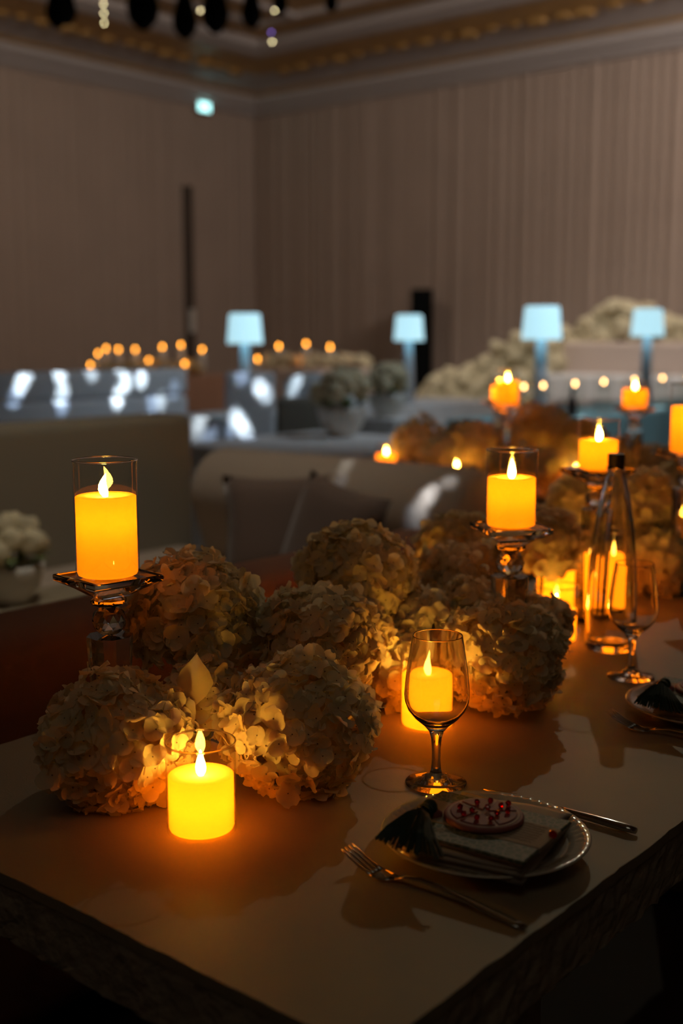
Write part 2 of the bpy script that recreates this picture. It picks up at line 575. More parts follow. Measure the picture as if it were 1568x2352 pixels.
TZ = 0.75
candle((-0.887, 0.835, TZ), 'short amber candle in a clear glass between the two front flower heads', 0.064, 0.099)
candle((-0.901, 1.274, TZ), 'amber candle in a clear glass seen through the front wine glass', 0.074, 0.122)
candle((-0.994, 1.792, TZ), 'amber candle half hidden by a dark floret cluster left of the bottle', 0.058, 0.098)
candle((-1.017, 2.053, TZ), 'amber candle seen through the tall bottle', 0.115, 0.16)
candle((-1.10, 1.98, TZ), 'amber candle glowing through the flowers left of the bottle, behind the others', 0.085, 0.12, lit=1.2)
candle((-1.145, 1.60, TZ), 'amber candle hidden among flowers, lighting them from behind', 0.095, 0.13, lit=1.2)


def candlestick(loc, h, label, rz):
    t = thing('crystal_candlestick', label, 'candlestick', loc, rz)
    # square foot
    b = bmesh.new(); rbox((-.045, -.045, 0), (.045, .045, .012), .003, 1, b)
    mk('foot', b, 'crystal', t)
    zt = h - 0.076
    b = bmesh.new()
    r0, r1 = 0.020, 0.0285
    # chamfered square column that widens upwards
    rings = []
    for z, r in ((0.012, r0), (zt, r1)):
        ring = []
        for i in range(4):
            for s in (-1, 1):
                a = i * PI / 2 + s * math.radians(24)
                ring.append(b.verts.new((r * math.cos(a), r * math.sin(a), z)))
        rings.append(ring)
    for k in range(8):
        b.faces.new((rings[0][k], rings[0][(k + 1) % 8], rings[1][(k + 1) % 8], rings[1][k]))
    b.faces.new(rings[0][::-1]); b.faces.new(rings[1])
    mk('column', b, 'crystal', t)
    b = bmesh.new()
    bmesh.ops.create_icosphere(b, subdivisions=2, radius=0.0215)
    for v in b.verts: v.co = Vector((v.co.x, v.co.y, v.co.z * .93 + zt + 0.0195))
    mk('cut_ball', b, 'crystal', t)
    zb = zt + 0.0385
    mk('collar', lathe([(0, zb), (.018, zb), (.022, zb + .003), (.022, zb + .007), (.017, zb + .010), (0, zb + .010)], 8, rot0=PI / 8), 'crystal', t)
    b = bmesh.new()
    q = math.sqrt(2)
    zs = zb + 0.010
    prof = [(0, zs), (.016 * q, zs), (.030 * q, zs + .010), (.047 * q, h - .008), (.048 * q, h - .0065), (.048 * q, h - .001), (.047 * q, h), (.034 * q, h - .003), (0, h - .003)]
    lathe(prof, 4, b, rot0=PI / 4)
    mk('square_dish', b, 'crystal', t)
    return t


R39 = math.radians(39.6)
STICKS = [((-1.113, 0.90, TZ), 0.242, 'nearest crystal candlestick, with a cut ball under its square dish, at far left', 'tall amber candle on the crystal candlestick at far left', 0.100, 0.142, .0385, math.radians(45) + R39 - 0.03),
          ((-0.902, 1.483, TZ), 0.252, 'crystal candlestick rising from the flowers behind the front wine glass', 'amber candle on the crystal candlestick behind the front wine glass', 0.075, 0.114, .0375, 0.2 + R39),
          ((-1.016, 1.973, TZ), 0.287, 'crystal candlestick behind the bottle neck', 'short amber candle on the crystal candlestick behind the bottle neck', 0.056, 0.092, .0375, 0.6 + R39),
          ((-0.983, 2.300, TZ), 0.296, 'crystal candlestick cut off by the right edge of the picture', 'amber candle cut off by the right edge of the picture', 0.095, 0.14, .038, 0.9),
          ((-1.69, 3.52, TZ), 0.305, 'crystal candlestick on the rear table, under the candle nearer the glass vases', 'amber candle on the rear table nearer the glass vases', 0.062, 0.085, .041, 0.9),
          ((-2.19, 3.56, TZ), 0.295, 'crystal candlestick on the rear table, under the pair of candles left of the vases', 'larger of the paired amber candles on the rear table', 0.085, 0.12, .041, 0.5)]
for k, (loc, h, la, lc, wh, gh, r, rz) in enumerate(STICKS):
    candlestick(loc, h, la, rz)
    candle((loc[0], loc[1], loc[2] + h - 0.003 + 0.0008), lc, wh, gh, r, lean=0.004 if k == 0 else None, tall=True)
candlestick((-2.30, 3.68, TZ), 0.30, 'slim crystal candlestick at the back of the rear table under the small candle', 0.3)
candle((-2.30, 3.68, TZ + 0.298), 'smaller of the paired amber candles on the rear table', 0.055, 0.08, 0.03)
candle((-2.80, 3.66, TZ), 'short amber candle at the left end of the rear flower table', 0.075, 0.11, 0.04)
candle((-2.36, 3.50, TZ), 'short amber candle before the flower heads of the rear table, above the sofa', 0.065, 0.10, 0.04)
candle((-1.87, 3.48, TZ), 'short amber candle low on the rear table left of the bottle neck', 0.085, 0.12, 0.04)
candle((-2.02, 3.60, TZ), 'short amber candle deep among the rear table flowers', 0.07, 0.11, 0.04)


# ------------------------------------------------------------------ hydrangeas
def floret_bm(seed):
    r = random.Random(seed)
    bm = bmesh.new()
    for q in range(4):
        ang = q * PI / 2 + r.uniform(-.22, .22)
        L = 0.0162 * r.uniform(.8, 1.15); W = 0.0098 * r.uniform(.85, 1.15)
        lift = r.uniform(-.25, .65); cup = r.uniform(-.25, .75); tw = r.uniform(-.35, .35)
        zoff = 0.0006 * (q % 2)
        grid = []
        for t in (0.04, 0.26, 0.5, 0.74, 0.92, 1.0):
            wv = W * (math.sin(PI * min(1, t ** 0.62) * .86) ** .85 + .05) if t < 1 else W * .42
            row = []
            for s_ in (-1, -.4, .4, 1):
                x = L * (t - (0.07 * (abs(s_) ** 2) if t > .8 else 0)); y = wv * s_
                z = L * (lift * t * t - .20 * max(0, t - .6) ** 2 * 3) + W * cup * (s_ * s_ - .35) * t + tw * y * t + zoff + r.uniform(-.0004, .0004)
                ca, sa = math.cos(ang), math.sin(ang)
                row.append(bm.verts.new((x * ca - y * sa, x * sa + y * ca, z)))
            grid.append(row)
        for a, b in zip(grid, grid[1:]):
            for k in range(3):
                f = bm.faces.new((a[k], a[k + 1], b[k + 1], b[k])); f.smooth = True
    e = 0.0011
    vs_ = [bm.verts.new(p) for p in ((e, 0, .001), (0, e, .001), (-e, 0, .001), (0, -e, .001), (0, 0, .0024))]
    for k in range(4):
        f = bm.faces.new((vs_[k], vs_[(k + 1) % 4], vs_[4])); f.material_index = 1
    return bm


FLOR = []
for k in range(7):
    bm = floret_bm(40 + k)
    me = bpy.data.meshes.new('floret'); bm.to_mesh(me); bm.free()
    me.materials.append(MT['petal']); me.materials.append(MT['bead'])
    FLOR.append(me)


def floret_spots(r, n, sz, rg, low=-0.72):
    out = []
    g = PI * (3 - math.sqrt(5))
    for i in range(n):
        z = 1 - (i + .5) / n * (1 - low)
        a = i * g
        q = math.sqrt(max(0, 1 - z * z))
        d = Vector((q * math.cos(a), q * math.sin(a), z))
        d = (d + Vector((rg.uniform(-.09, .09), rg.uniform(-.09, .09), rg.uniform(-.09, .09)))).normalized()
        p = Vector((d.x * r, d.y * r, d.z * r * sz)) * rg.uniform(.88, 1.05)
        nd = (d + Vector((rg.uniform(-.55, .55), rg.uniform(-.55, .55), rg.uniform(-.45, .6)))).normalized()
        m = nd.to_track_quat('Z', 'Y').to_matrix() @ Matrix.Rotation(rg.uniform(0, 6.28), 3, 'Z')
        out.append((p, m, rg.uniform(.76, 1.12)))
    return out


def hydrangea(loc, r, label, near=True, sz=.92, group=None, base=TZ, n=None, low=-0.72, lump=0.06, name='hydrangea_head'):
    seed = int(abs(loc[0]) * 7919 + abs(loc[1]) * 104729) % 99991
    rg = random.Random(seed)
    t = thing(name, label, 'flower', (loc[0], loc[1], base), 0, group)
    zc = loc[2] - base
    rr = r * .93
    ph = [rg.uniform(0, 6.28) for _ in range(4)]

    def lumpy(p):
        d = p.normalized()
        k = 1 + lump * (math.sin(3 * d.x * 2 + ph[0]) + math.sin(3.3 * d.y * 2 + ph[1]) * .8 + math.sin(2.7 * d.z * 2 + ph[2]) * .6)
        return p * k
    if n is None: n = int(255 * (r / .085) ** 2)
    n = max(40, min(290, n))
    spots = floret_spots(rr, n, sz, rg, low)
    if near:
        for p, m, s in spots:
            p = lumpy(p)
            if p.z + zc < 0.004: p.z = 0.004 - zc
            o = bpy.data.objects.new('floret', FLOR[rg.randrange(7)])
            o.matrix_local = Matrix.Translation(p + Vector((0, 0, zc))) @ (m.to_4x4() @ Matrix.Scale(s, 4))
            link(o, t)
    else:
        bm = bmesh.new()
        vs_, fs, mi = [], [], []
        for p, m, s in spots:
            p = lumpy(p)
            if p.z + zc < 0.004: p.z = 0.004 - zc
            me = FLOR[rg.randrange(7)]
            o0 = len(vs_)
            s2 = s * 1.15
            for v in me.vertices: vs_.append(m @ (v.co * s2) + p + Vector((0, 0, zc)))
            for f in me.polygons:
                fs.append([o0 + i for i in f.vertices]); mi.append(f.material_index)
        me = bpy.data.meshes.new('floret_mass')
        me.from_pydata([tuple(v) for v in vs_], [], fs)
        me.materials.append(MT['petal']); me.materials.append(MT['bead'])
        me.polygons.foreach_set('material_index', mi)
        me.polygons.foreach_set('use_smooth', [True] * len(fs))
        bm.free()
        o = bpy.data.objects.new('floret_mass', me)
        o['kind'] = 'stuff'
        link(o, t)
    cz = max(zc, r * .62)
    mk('flower_heart', sphere(r * .62, (0, 0, cz), 14, 9, sz), 'core', t, True)
    if zc - r * .5 > 0.004:
        mk('stem', sweep([(0, 0, 0), (0.004, 0, zc * .5), (0, 0, zc - r * .3)], 0.004, 6), 'stem', t, True)
    return t


NEAR = [((-1.020, 0.832, 0.822), .090, 'large white hydrangea head left of the short front candle'),
        ((-0.886, 0.992, 0.826), .094, 'large white hydrangea head right of the short front candle'),
        ((-1.115, 1.045, 0.914), .091, 'tall white hydrangea head beside the leftmost crystal candlestick'),
        ((-0.990, 1.142, 0.880), .082, 'greenish white hydrangea head behind the two front flower heads'),
        ((-1.035, 0.985, 0.838), .048, 'small white hydrangea cluster wedged between the two front heads'),
        ((-1.082, 1.336, 0.925), .088, 'amber-tinged hydrangea head with a glowing left petal, before the brown cushions'),
        ((-0.992, 1.318, 0.806), .066, 'orange-lit hydrangea head left of the candle behind the wine glass'),
        ((-0.850, 1.388, 0.833), .086, 'large dim hydrangea head right of the front wine glass'),
        ((-1.030, 1.557, 0.872), .088, 'dim hydrangea head left of the second crystal candlestick'),
        ((-1.005, 1.392, 0.850), .065, 'brownish hydrangea head between the wine glass and the amber-tinged head'),
        ((-0.912, 1.590, 0.830), .050, 'small dark floret cluster overlapping the candle left of the bottle'),
        ((-1.088, 1.125, 0.868), .052, 'small hydrangea head filling the gap between the tall left head and the greenish one'),
        ((-1.012, 1.258, 0.862), .052, 'small hydrangea head right behind the greenish hydrangea head'),
        ((-0.962, 1.470, 0.868), .050, 'small hydrangea head left of the foot of the second crystal candlestick')]
for loc, r, la in NEAR:
    hydrangea(loc, r, la, True, low=-0.9 if loc[2] < .85 else -0.7)
wedge = [o for o in C.objects if o.get('label', '').startswith('small white hydrangea cluster')][0]
# folded pointed leaf of the small cluster
lf = bmesh.new()
prof = [(0, 0), (.017, .014), (.025, .030), (.018, .048), (.007, .064), (0, .076)]
rowL, rowM, rowR = [], [], []
for wv, t_ in prof:
    rowL.append(lf.verts.new((-wv * .9, wv * .55 - t_ * .1, t_))); rowM.append(lf.verts.new((0, -t_ * .15, t_))); rowR.append(lf.verts.new((wv * .9, wv * .55 - t_ * .1, t_ * .97)))
for a, b in ((rowL, rowM), (rowM, rowR)):
    for k in range(len(prof) - 1):
        try: lf.faces.new((a[k], b[k], b[k + 1], a[k + 1]))
        except ValueError: pass
bmesh.ops.remove_doubles(lf, verts=lf.verts[:], dist=1e-5)
mk('pointed_leaf', lf, 'petal', wedge, True, (0.037, -0.057, 0.090), (0.15, 0.1, R39 + .1))

BACK = [((-1.158, 1.735, 0.895), .080, 'orange-glowing hydrangea head between the two middle candlesticks and the sofa'),
        ((-1.090, 1.900, 0.90), .076, 'brown-lit hydrangea head right of the second crystal candlestick'),
        ((-1.035, 2.270, 0.805), .080, 'bright orange-lit hydrangea head right behind the bottle'),
        ((-1.182, 2.236, 0.925), .074, 'dim hydrangea head left of the bottle neck'),
        ((-1.110, 2.365, 0.917), .086, 'dim hydrangea head right of the bottle neck'),
        ((-1.060, 2.445, 0.844), .078, 'dim hydrangea head at the right edge of the picture'),
        ((-1.130, 2.136, 0.824), .064, 'low hydrangea head behind the bottle, at its left'),
        ((-1.190, 2.720, 0.905), .078, 'hydrangea head at the far end of the front table'),
        ((-1.16, 1.50, 0.80), .062, 'low hydrangea head in the shade of the left table side'),
        ((-0.98, 2.62, 0.82), .075, 'last low hydrangea head of the front table')]
for loc, r, la in BACK:
    hydrangea(loc, r, la, False, n=int(190 * (r / .085) ** 2))
REAR = [(-2.69, 3.74, .872, .114), (-2.545, 3.66, .835, .08), (-2.375, 3.66, .88, .10), (-2.145, 3.70, .945, .11), (-1.96, 3.66, .92, .092),
        (-1.99, 3.50, .83, .086), (-2.17, 3.52, .826, .08), (-1.65, 3.62, .85, .092), (-1.48, 3.55, .87, .085), (-1.80, 3.70, .86, .085), (-2.52, 3.80, .88, .09), (-1.28, 3.62, .86, .09)]
RL = ['leftmost round yellow-lit hydrangea head on the rear table', 'small hydrangea head second from left on the rear table', 'round hydrangea head just left of the paired candles on the rear table', 'tallest hydrangea head of the rear table, right of the paired candles',
      'hydrangea head right of the tallest one on the rear table', 'low orange-lit hydrangea head below the tallest one on the rear table', 'low hydrangea head before the paired candles of the rear table', 'hydrangea head under the candle nearer the vases on the rear table',
      'hydrangea head right of the candle nearer the vases on the rear table', 'hydrangea head at the back of the rear table between the two tall candles', 'hydrangea head behind the small second one from left on the rear table', 'rightmost hydrangea head of the rear table']
for k, (x, y, z, r) in enumerate(REAR):
    hydrangea((x, y, z), r, RL[k], False, n=130, group='hydrangea heads of the rear table')


# ------------------------------------------------------------------ glassware
def wine_glass(loc, label):
    t = thing('wine_glass', label, 'wine glass', loc)
    outer = [(0, 0.0), (.0362, .0), (.0368, .0012), (.0355, .0024), (.024, .0040), (.0150, .0056), (.0138, .0075), (.0128, .0100), (.0075, .0118), (.0058, .018), (.0050, .030), (.0052, .044), (.0064, .056), (.0088, .064),
             (.0150, .0715), (.0260, .0810), (.0340, .0910), (.0378, .1010), (.0386, .1090), (.0378, .1220), (.0355, .1430), (.0325, .1620), (.0296, .1802), (.0293, .1812)]
    inner = [(.0287, .1812), (.0288, .1802), (.0317, .1620), (.0347, .1430), (.0370, .1220), (.0378, .1090), (.0370, .1014), (.0332, .0920), (.0252, .0826), (.0142, .0755), (0, .0730)]
    mk('goblet', lathe(outer + inner, 72), 'glass', t, True)
    return t


wine_glass((-0.768, 1.105, TZ + .001), 'clear stemmed wine glass with a candle behind it, beside the front plate')
wine_glass((-0.789, 1.665, TZ + .001), 'clear stemmed wine glass standing before the tall bottle')

t = thing('water_bottle', 'tall clear tapering glass bottle with a black screw cap', 'bottle', (-0.893, 1.80, TZ + .001))
outer = [(0, .004), (.020, .003), (.030, .0), (.038, .0), (.0420, .003), (.0430, .010), (.0430, .078), (.0418, .115), (.0388, .155), (.0345, .195), (.0300, .230), (.0235, .268), (.0175, .294), (.0145, .303), (.0135, .306), (.0155, .308), (.0155, .312), (.0125, .313)]
inner = [(.0100, .313), (.0105, .302), (.0135, .292), (.0195, .266), (.0260, .228), (.0305, .194), (.0347, .154), (.0378, .114), (.0390, .078), (.0390, .020), (.036, .013), (.02, .011), (0, .012)]
mk('bottle_body', lathe(outer + inner, 64), 'glass', t, True)
cp = bmesh.new()
lathe([(0, .334), (.0125, .334), (.0138, .3325), (.0140, .330), (.0140, .3135), (.0128, .3128), (0, .3128)], 32, cp)
mk('screw_cap', cp, 'cap', t)


# ------------------------------------------------------------------ place settings
def place_setting(dy, which):
    px, py = -0.622, 0.985 + dy
    # plate
    t = thing('dinner_plate', f'pale plate with a fluted rim {which[0]}', 'plate', (px, py, TZ))
    mk('well', lathe([(0, .004), (.060, .004), (.066, .0035), (.072, .0065), (.086, .0125), (.0885, .0145), (.086, .0150), (.070, .0095), (.064, .0070), (0, .0070)], 64), 'plate', t, True)
    b = bmesh.new()
    seg = 180
    rings = []
    for r, z in ((.085, .0118), (.092, .0150), (.100, .0180), (.1065, .0205), (.1080, .0215), (.1065, .0228), (.100, .0205), (.092, .0178), (.085, .0150)):
        ring = []
        for i in range(seg):
            a = 2 * PI * i / seg
            fl = .0007 * math.cos(a * 60) * (1 if .088 < r < .105 else 0)
            ring.append(b.verts.new(((r) * math.cos(a), (r) * math.sin(a), z + fl)))
        rings.append(ring)
    for a_, b_ in zip(rings, rings[1:] + rings[:1]):
        for i in range(seg):
            j = (i + 1) % seg
            b.faces.new((a_[i], a_[j], b_[j], b_[i]))
    mk('fluted_rim', b, 'rim', t, True)
    # folded napkin
    n = thing('folded_napkin', f'thick folded linen napkin {which[1]}', 'napkin', (-0.612, 0.979 + dy, TZ + 0.0150), math.radians(12))
    z = 0.0
    rg = random.Random(5 + int(dy * 10))
    for k in range(5):
        b = bmesh.new()
        nx, ny = 14, 14
        hx, hy = .062 + rg.uniform(-.003, .002), .081 + rg.uniform(-.004, .002)
        th = .0036
        ph = rg.uniform(0, 6)
        G = []
        for s_ in (0, 1):
            g = []
            for i in range(nx + 1):
                row = []
                for j in range(ny + 1):
                    x = -hx + 2 * hx * i / nx; y = -hy + 2 * hy * j / ny
                    e = max(abs(x) / hx, abs(y) / hy)
                    wave = .0011 * math.sin(x * 70 + ph) * math.sin(y * 55 + ph * 2) * (k + 1) / 5
                    droop = -.0015 * max(0, e - .75) * 4 * (k > 0)
                    puff = (th * .5) * math.sqrt(max(0, 1 - e ** 6)) * (1 if s_ else -1)
                    row.append(b.verts.new((x, y, z + th * .5 + wave + droop + puff)))
                g.append(row)
            G.append(g)
        for s_ in (0, 1):
            g = G[s_]
            for i in range(nx):
                for j in range(ny):
                    q = (g[i][j], g[i + 1][j], g[i + 1][j + 1], g[i][j + 1])
                    b.faces.new(q if s_ else q[::-1])
        bmesh.ops.remove_doubles(b, verts=b.verts[:], dist=1e-6)
        mk('fold_layer', b, 'napkin', n, True)
        z += th * .93
    # booklet
    k = thing('menu_booklet', f'green floral booklet with a cream paper band {which[2]}', 'booklet', (-0.611, 0.962 + dy, TZ + 0.0355), math.radians(6))
    mk('cover', rbox((-.078, -.057, 0), (.072, .058, .004), .001, 1), 'card', k)
    mk('pages', rbox((-.076, -.0555, -.0016), (.070, .0565, .0002)), 'cream', k)
    bd = mk('paper_band', rbox((-.079, -.022, -.0005), (.073, .030, .0046), .0004, 1), 'cream', k)
    for q in range(8):
        b = bmesh.new()
        y0 = .025 - q * .0055
        pts = []
        x = .022
        while x < .062:
            pts.append((x, y0 + rg.uniform(-.0011, .0011), .0047)); x += rg.uniform(.0012, .0026)
        sweep(pts, .00022, 4, b)
        mk('ink_line', b, 'ink', bd)
    mk('bead', sphere(.0045, (.0715, .012, .006), 10, 7), 'ruby', k)
    # pomegranate ornament
    p = thing('pomegranate_ornament', f'sliced pomegranate ornament with red crystal seeds {which[3]}', 'ornament', (-0.617, 0.974 + dy, TZ + 0.0375), R39 - math.radians(4))
    rp = .041
    mk('rind', lathe([(0, .003), (rp - .003, .003), (rp, .004), (rp, .0065), (rp - .0015, .0085), (rp - .003, .0085), (0, .0078)], 48), 'pom_skin', p, True)
    mk('pith', lathe([(0, .0079), (rp - .0035, .0086), (rp - .004, .0092), (0, .0086)], 48), 'pom_pith', p)
    for a0, a1 in ((.15, 1.1), (1.22, 2.25), (2.4, 3.75), (3.9, 5.0), (5.12, 6.3)):
        b = bmesh.new()
        lo, hi = [], []
        cxm = (a0 + a1) / 2
        ring = [(.006 * math.cos(cxm), .006 * math.sin(cxm))]
        for q in range(9):
            a = a0 + (a1 - a0) * q / 8
            ring.append(((rp - .0065) * math.cos(a), (rp - .0065) * math.sin(a)))
        for x, y in ring:
            lo.append(b.verts.new((x, y, .0088))); hi.append(b.verts.new((x * .97, y * .97, .0104)))
        b.faces.new(hi); b.faces.new(lo[::-1])
        for q in range(len(ring)):
            q2 = (q + 1) % len(ring)
            b.faces.new((lo[q], lo[q2], hi[q2], hi[q]))
        mk('flesh_segment', b, 'pom_flesh', p)
    sd = bmesh.new(); bmesh.ops.create_icosphere(sd, subdivisions=1, radius=.0034)
    sme = bpy.data.meshes.new('seed'); sd.to_mesh(sme); sd.free(); sme.materials.append(MT['ruby'])
    for x, y in ((-.024, .004), (-.021, -.014), (-.008, -.022), (-.006, .018), (.008, .022), (.004, .004), (.013, -.010), (.018, .010), (.024, -.004), (.026, .016), (.006, -.024), (-.012, -.004)):
        inst('seed', sme, p, (x, y, .0132), (x * 90, y * 70, 0))
    mk('crown', lathe([(.003, -.002), (.007, .004), (.009, .012), (.006, .013), (.003, .008)], 9), 'pom_skin', p, True, (-rp - .003, .004, .004), (0, -PI / 2, 0))
    mk('stem_bead', sphere(.0068, (-rp - .018, .010, .007), 12, 8), 'ruby', p, True)
    # tassel
    s = thing('thread_tassel', f'dark green thread tassel {which[4]}', 'tassel', (-0.664, 0.945 + dy, TZ + 0.0405))
    mk('knot', sphere(.0085, (0, 0, .008), 12, 8, 1.1), 'thread', s, True)
    mk('neck_band', lathe([(.0065, -.003), (.0085, -.002), (.0085, .002), (.0065, .003)], 16, closed=True), 'thread', s, True, (.001, -.008, .007), (PI / 2, 0, 0))
    b = bmesh.new()
    for q in range(150):
        u = rg.uniform(-1, 1); v = rg.random()
        L = .074 * rg.uniform(.86, 1.05)
        ex = .026 + u * .040
        lift = .004 + .010 * v * (1 - abs(u))
        pts = [(.002 * u, -.008, .007 + .004 * (v - .5)), (ex * .30 + .002 * u, -.010 - L * .30, .008 + lift * .9), (ex * .72, -.010 - L * .68, .003 + lift * .6), (ex, -.008 - L * (1 - .12 * abs(u)), -.004 + lift * .2)]
        sweep(pts, .0007, 3, b)
    fr = mk('fringe', b, 'thread', s)
    fr['kind'] = 'stuff'
    # fork
    f = thing('dinner_fork', f'steel fork {which[5]}', 'fork', (-0.711, 0.868 + dy * 1.005, TZ))
    crv = [(0, .0200), (.010, .0145), (.020, .0098), (.032, .0056), (.042, .0036), (.052, .0032), (.062, .0048), (.074, .0090), (.092, .0122), (.115, .0118), (.140, .0092), (.170, .0058), (.195, .0030), (.207, .0024)]
    for q in range(4):
        y0 = (q - 1.5) * .0058
        pts = [(x, y0 * (1 - .08 * (x / .05)), z) for x, z in crv[:5]]
        mk('tine', sweep(pts, [(.0008, .0006), (.0014, .0009), (.0017, .001), (.0019, .0011), (.0021, .0012)], 8), 'steel', f, True)
    pts = [(x, 0, z) for x, z in crv[3:7]]
    pts[0] = (.037, 0, .0045)
    mk('fork_head', sweep(pts, [(.0108, .0009), (.0112, .0012), (.0098, .0014), (.0050, .0017)], 12), 'steel', f, True)
    pts = [(x, 0, z) for x, z in crv[6:]]
    mk('handle', sweep(pts, [(.0048, .0017), (.0030, .0019), (.0029, .0021), (.0034, .0022), (.0043, .0022), (.0056, .0022), (.0062, .0020), (.0045, .0014)], 12), 'steel', f, True)
    # knife
    f = thing('table_knife', f'steel table knife {which[6]}', 'knife', (-0.722, 1.120 + dy, TZ))
    mk('blade', sweep([(.012, 0, .003), (.03, .001, .003), (.06, .001, .003), (.100, 0, .0035), (.108, 0, .004)], [(.002, .0006), (.007, .0009), (.009, .0010), (.0085, .0012), (.004, .0028)], 10), 'steel', f, True)
    mk('handle', sweep([(.106, 0, .0045), (.12, 0, .005), (.16, 0, .0055), (.192, 0, .0055), (.204, 0, .005)], [(.004, .003), (.0045, .0035), (.0052, .0042), (.006, .0046), (.0042, .0032)], 12), 'steel', f, True)


place_setting(0.0, ('at the front place setting', 'on the front plate', 'lying on the front napkin', 'on the front booklet', 'hanging over the edge of the front booklet', 'beside the front plate', 'half hidden behind the front plate'))
place_setting(0.565, ('cut off by the right edge of the picture', 'on the plate at the right edge', 'on the napkin at the right edge', 'at the right edge of the picture', 'over the edge of the booklet at the right edge', 'below the second wine glass at the right edge', 'beyond the plate at the right edge'))


# ------------------------------------------------------------------ lounge to the left of the table
def cushion_bm(w_, h_, d_):
    b = bmesh.new()
    n = 10
    G = []
    for s_ in (-1, 1):
        g = []
        for i in range(n + 1):
            row = []
            for j in range(n + 1):
                u, v = -1 + 2 * i / n, -1 + 2 * j / n
                pin = 1 - .10 * (1 - abs(u) ** 2) * abs(v) ** 4 - .0
                pin2 = 1 - .10 * (1 - abs(v) ** 2) * abs(u) ** 4
                th = d_ / 2 * (max(0, (1 - u ** 4) * (1 - v ** 4))) ** .5
                row.append(b.verts.new((u * w_ / 2 * pin2, s_ * th, v * h_ / 2 * pin)))
            g.append(row)
        G.append(g)
    for s_, g in zip((-1, 1), G):
        for i in range(n):
            for j in range(n):
                q = (g[i][j], g[i + 1][j], g[i + 1][j + 1], g[i][j + 1])
                b.faces.new(q)
    bmesh.ops.remove_doubles(b, verts=b.verts[:], dist=1e-5)
    return b


# sofa next to the table, its back towards it
t = thing('candle_tinted_sofa', 'sofa back with candlelight tint in its colour, along the far side of the front table', 'sofa', (-1.85, 1.2, 0))
mk('backrest', rbox((.04, -1.3, .10), (.27, 1.25, .795), .07, 4), 'brown', t, True)
mk('seat', rbox((-.50, -1.3, .10), (.05, 1.25, .42), .05, 3), 'brown', t, True)
for x in (-.42, .18):
    for y in (-1.2, 1.15):
        mk('leg', lathe([(0, 0), (.018, 0), (.024, .105), (0, .105)], 12), 'door', t, True, (x, y, 0))

# low table before the lounge
t = thing('low_table', 'low beige oblong lounge table carrying the flower bowl at left', 'table', (-2.80, 1.85, 0))
mk('table_top', rbox((-.44, -1.25, .40), (.44, .62, .45), .02, 3), 'stone', t, True)
for y in (-.8, .4):
    mk('pedestal', rbox((-.3, y - .12, 0), (.3, y + .12, .40), .01, 1), 'stone_edge', t)

# high-backed sofa at left
t = thing('khaki_sofa', 'high-backed khaki sofa filling the left side behind the tall candle', 'sofa', (-3.6, 2.0, 0))
mk('backrest', rbox((-.20, -1.9, .08), (.02, 1.37, .965), .045, 3), 'olive', t, True)
mk('seat_base', rbox((-.02, -1.9, .08), (.24, 1.33, .30), .04, 3), 'olive', t, True)
mk('seat_cushion', rbox((0.0, -1.85, .29), (.29, 1.30, .43), .06, 4), 'taupe', t, True)
for y in (-1.8, 1.25):
    for x in (-.12, .18):
        mk('leg', lathe([(0, 0), (.018, 0), (.022, .085), (0, .085)], 12), 'door', t, True, (x, y, 0))

# sofa with a rolled back
t = thing('roll_back_sofa', 'taupe sofa with a fat rolled back, crossed by streaks of light', 'sofa', (-2.70, 3.2, 0))
rb = bmesh.new()
prof = [(-.05, .40)]
for k in range(13):
    a = PI * 1.15 - k * PI * 1.35 / 12
    prof.append((.02 + .165 * math.cos(a), .69 + .165 * math.sin(a)))
prof += [(.10, .40), (.10, .10), (-.05, .10)]


def extrude_x(prof, x0, x1, bulge=0.03):
    b = bmesh.new()
    cy_ = sum(p[0] for p in prof) / len(prof); cz_ = sum(p[1] for p in prof) / len(prof)
    rings = []
    for x, k in ((x0, .80), (x0 + bulge * .4, .95), (x0 + bulge, 1), (x1 - bulge, 1), (x1 - bulge * .4, .95), (x1, .80)):
        rings.append([b.verts.new((x, cy_ + (p[0] - cy_) * k, max(.08, cz_ + (p[1] - cz_) * k))) for p in prof])
    for r0, r1 in zip(rings, rings[1:]):
        for i in range(len(prof)):
            j = (i + 1) % len(prof)
            b.faces.new((r0[i], r0[j], r1[j], r1[i]))
    b.faces.new(rings[0][::-1]); b.faces.new(rings[-1])
    return b


mk('rolled_back', extrude_x(prof, -.60, .63, .05), 'taupe', t, True)
mk('seat_base', rbox((-.58, -.62, .08), (.60, -.04, .30), .04, 3), 'taupe', t, True)
mk('seat_cushion', rbox((-.58, -.64, .29), (.60, -.05, .44), .06, 4), 'taupe', t, True)
for x in (-.55, .52):
    for y in (-.52, .02):
        mk('leg', lathe([(0, 0), (.018, 0), (.022, .085), (0, .085)], 12), 'door', t, True, (x, y, 0))
for k, (x, y, rz, ry, la) in enumerate([(-2.72, 2.94, .75, .0, 'brown velvet cushion at left on the rolled-back sofa'), (-2.44, 2.90, -.1, .45, 'tilted brown velvet cushion at right on the rolled-back sofa')]):
    o = mk('cushion', cushion_bm(.38, .38, .14), 'cushion', None, True, (x, y, .625), (-.28, ry * .4, rz))
    tag(o, la, 'cushion')


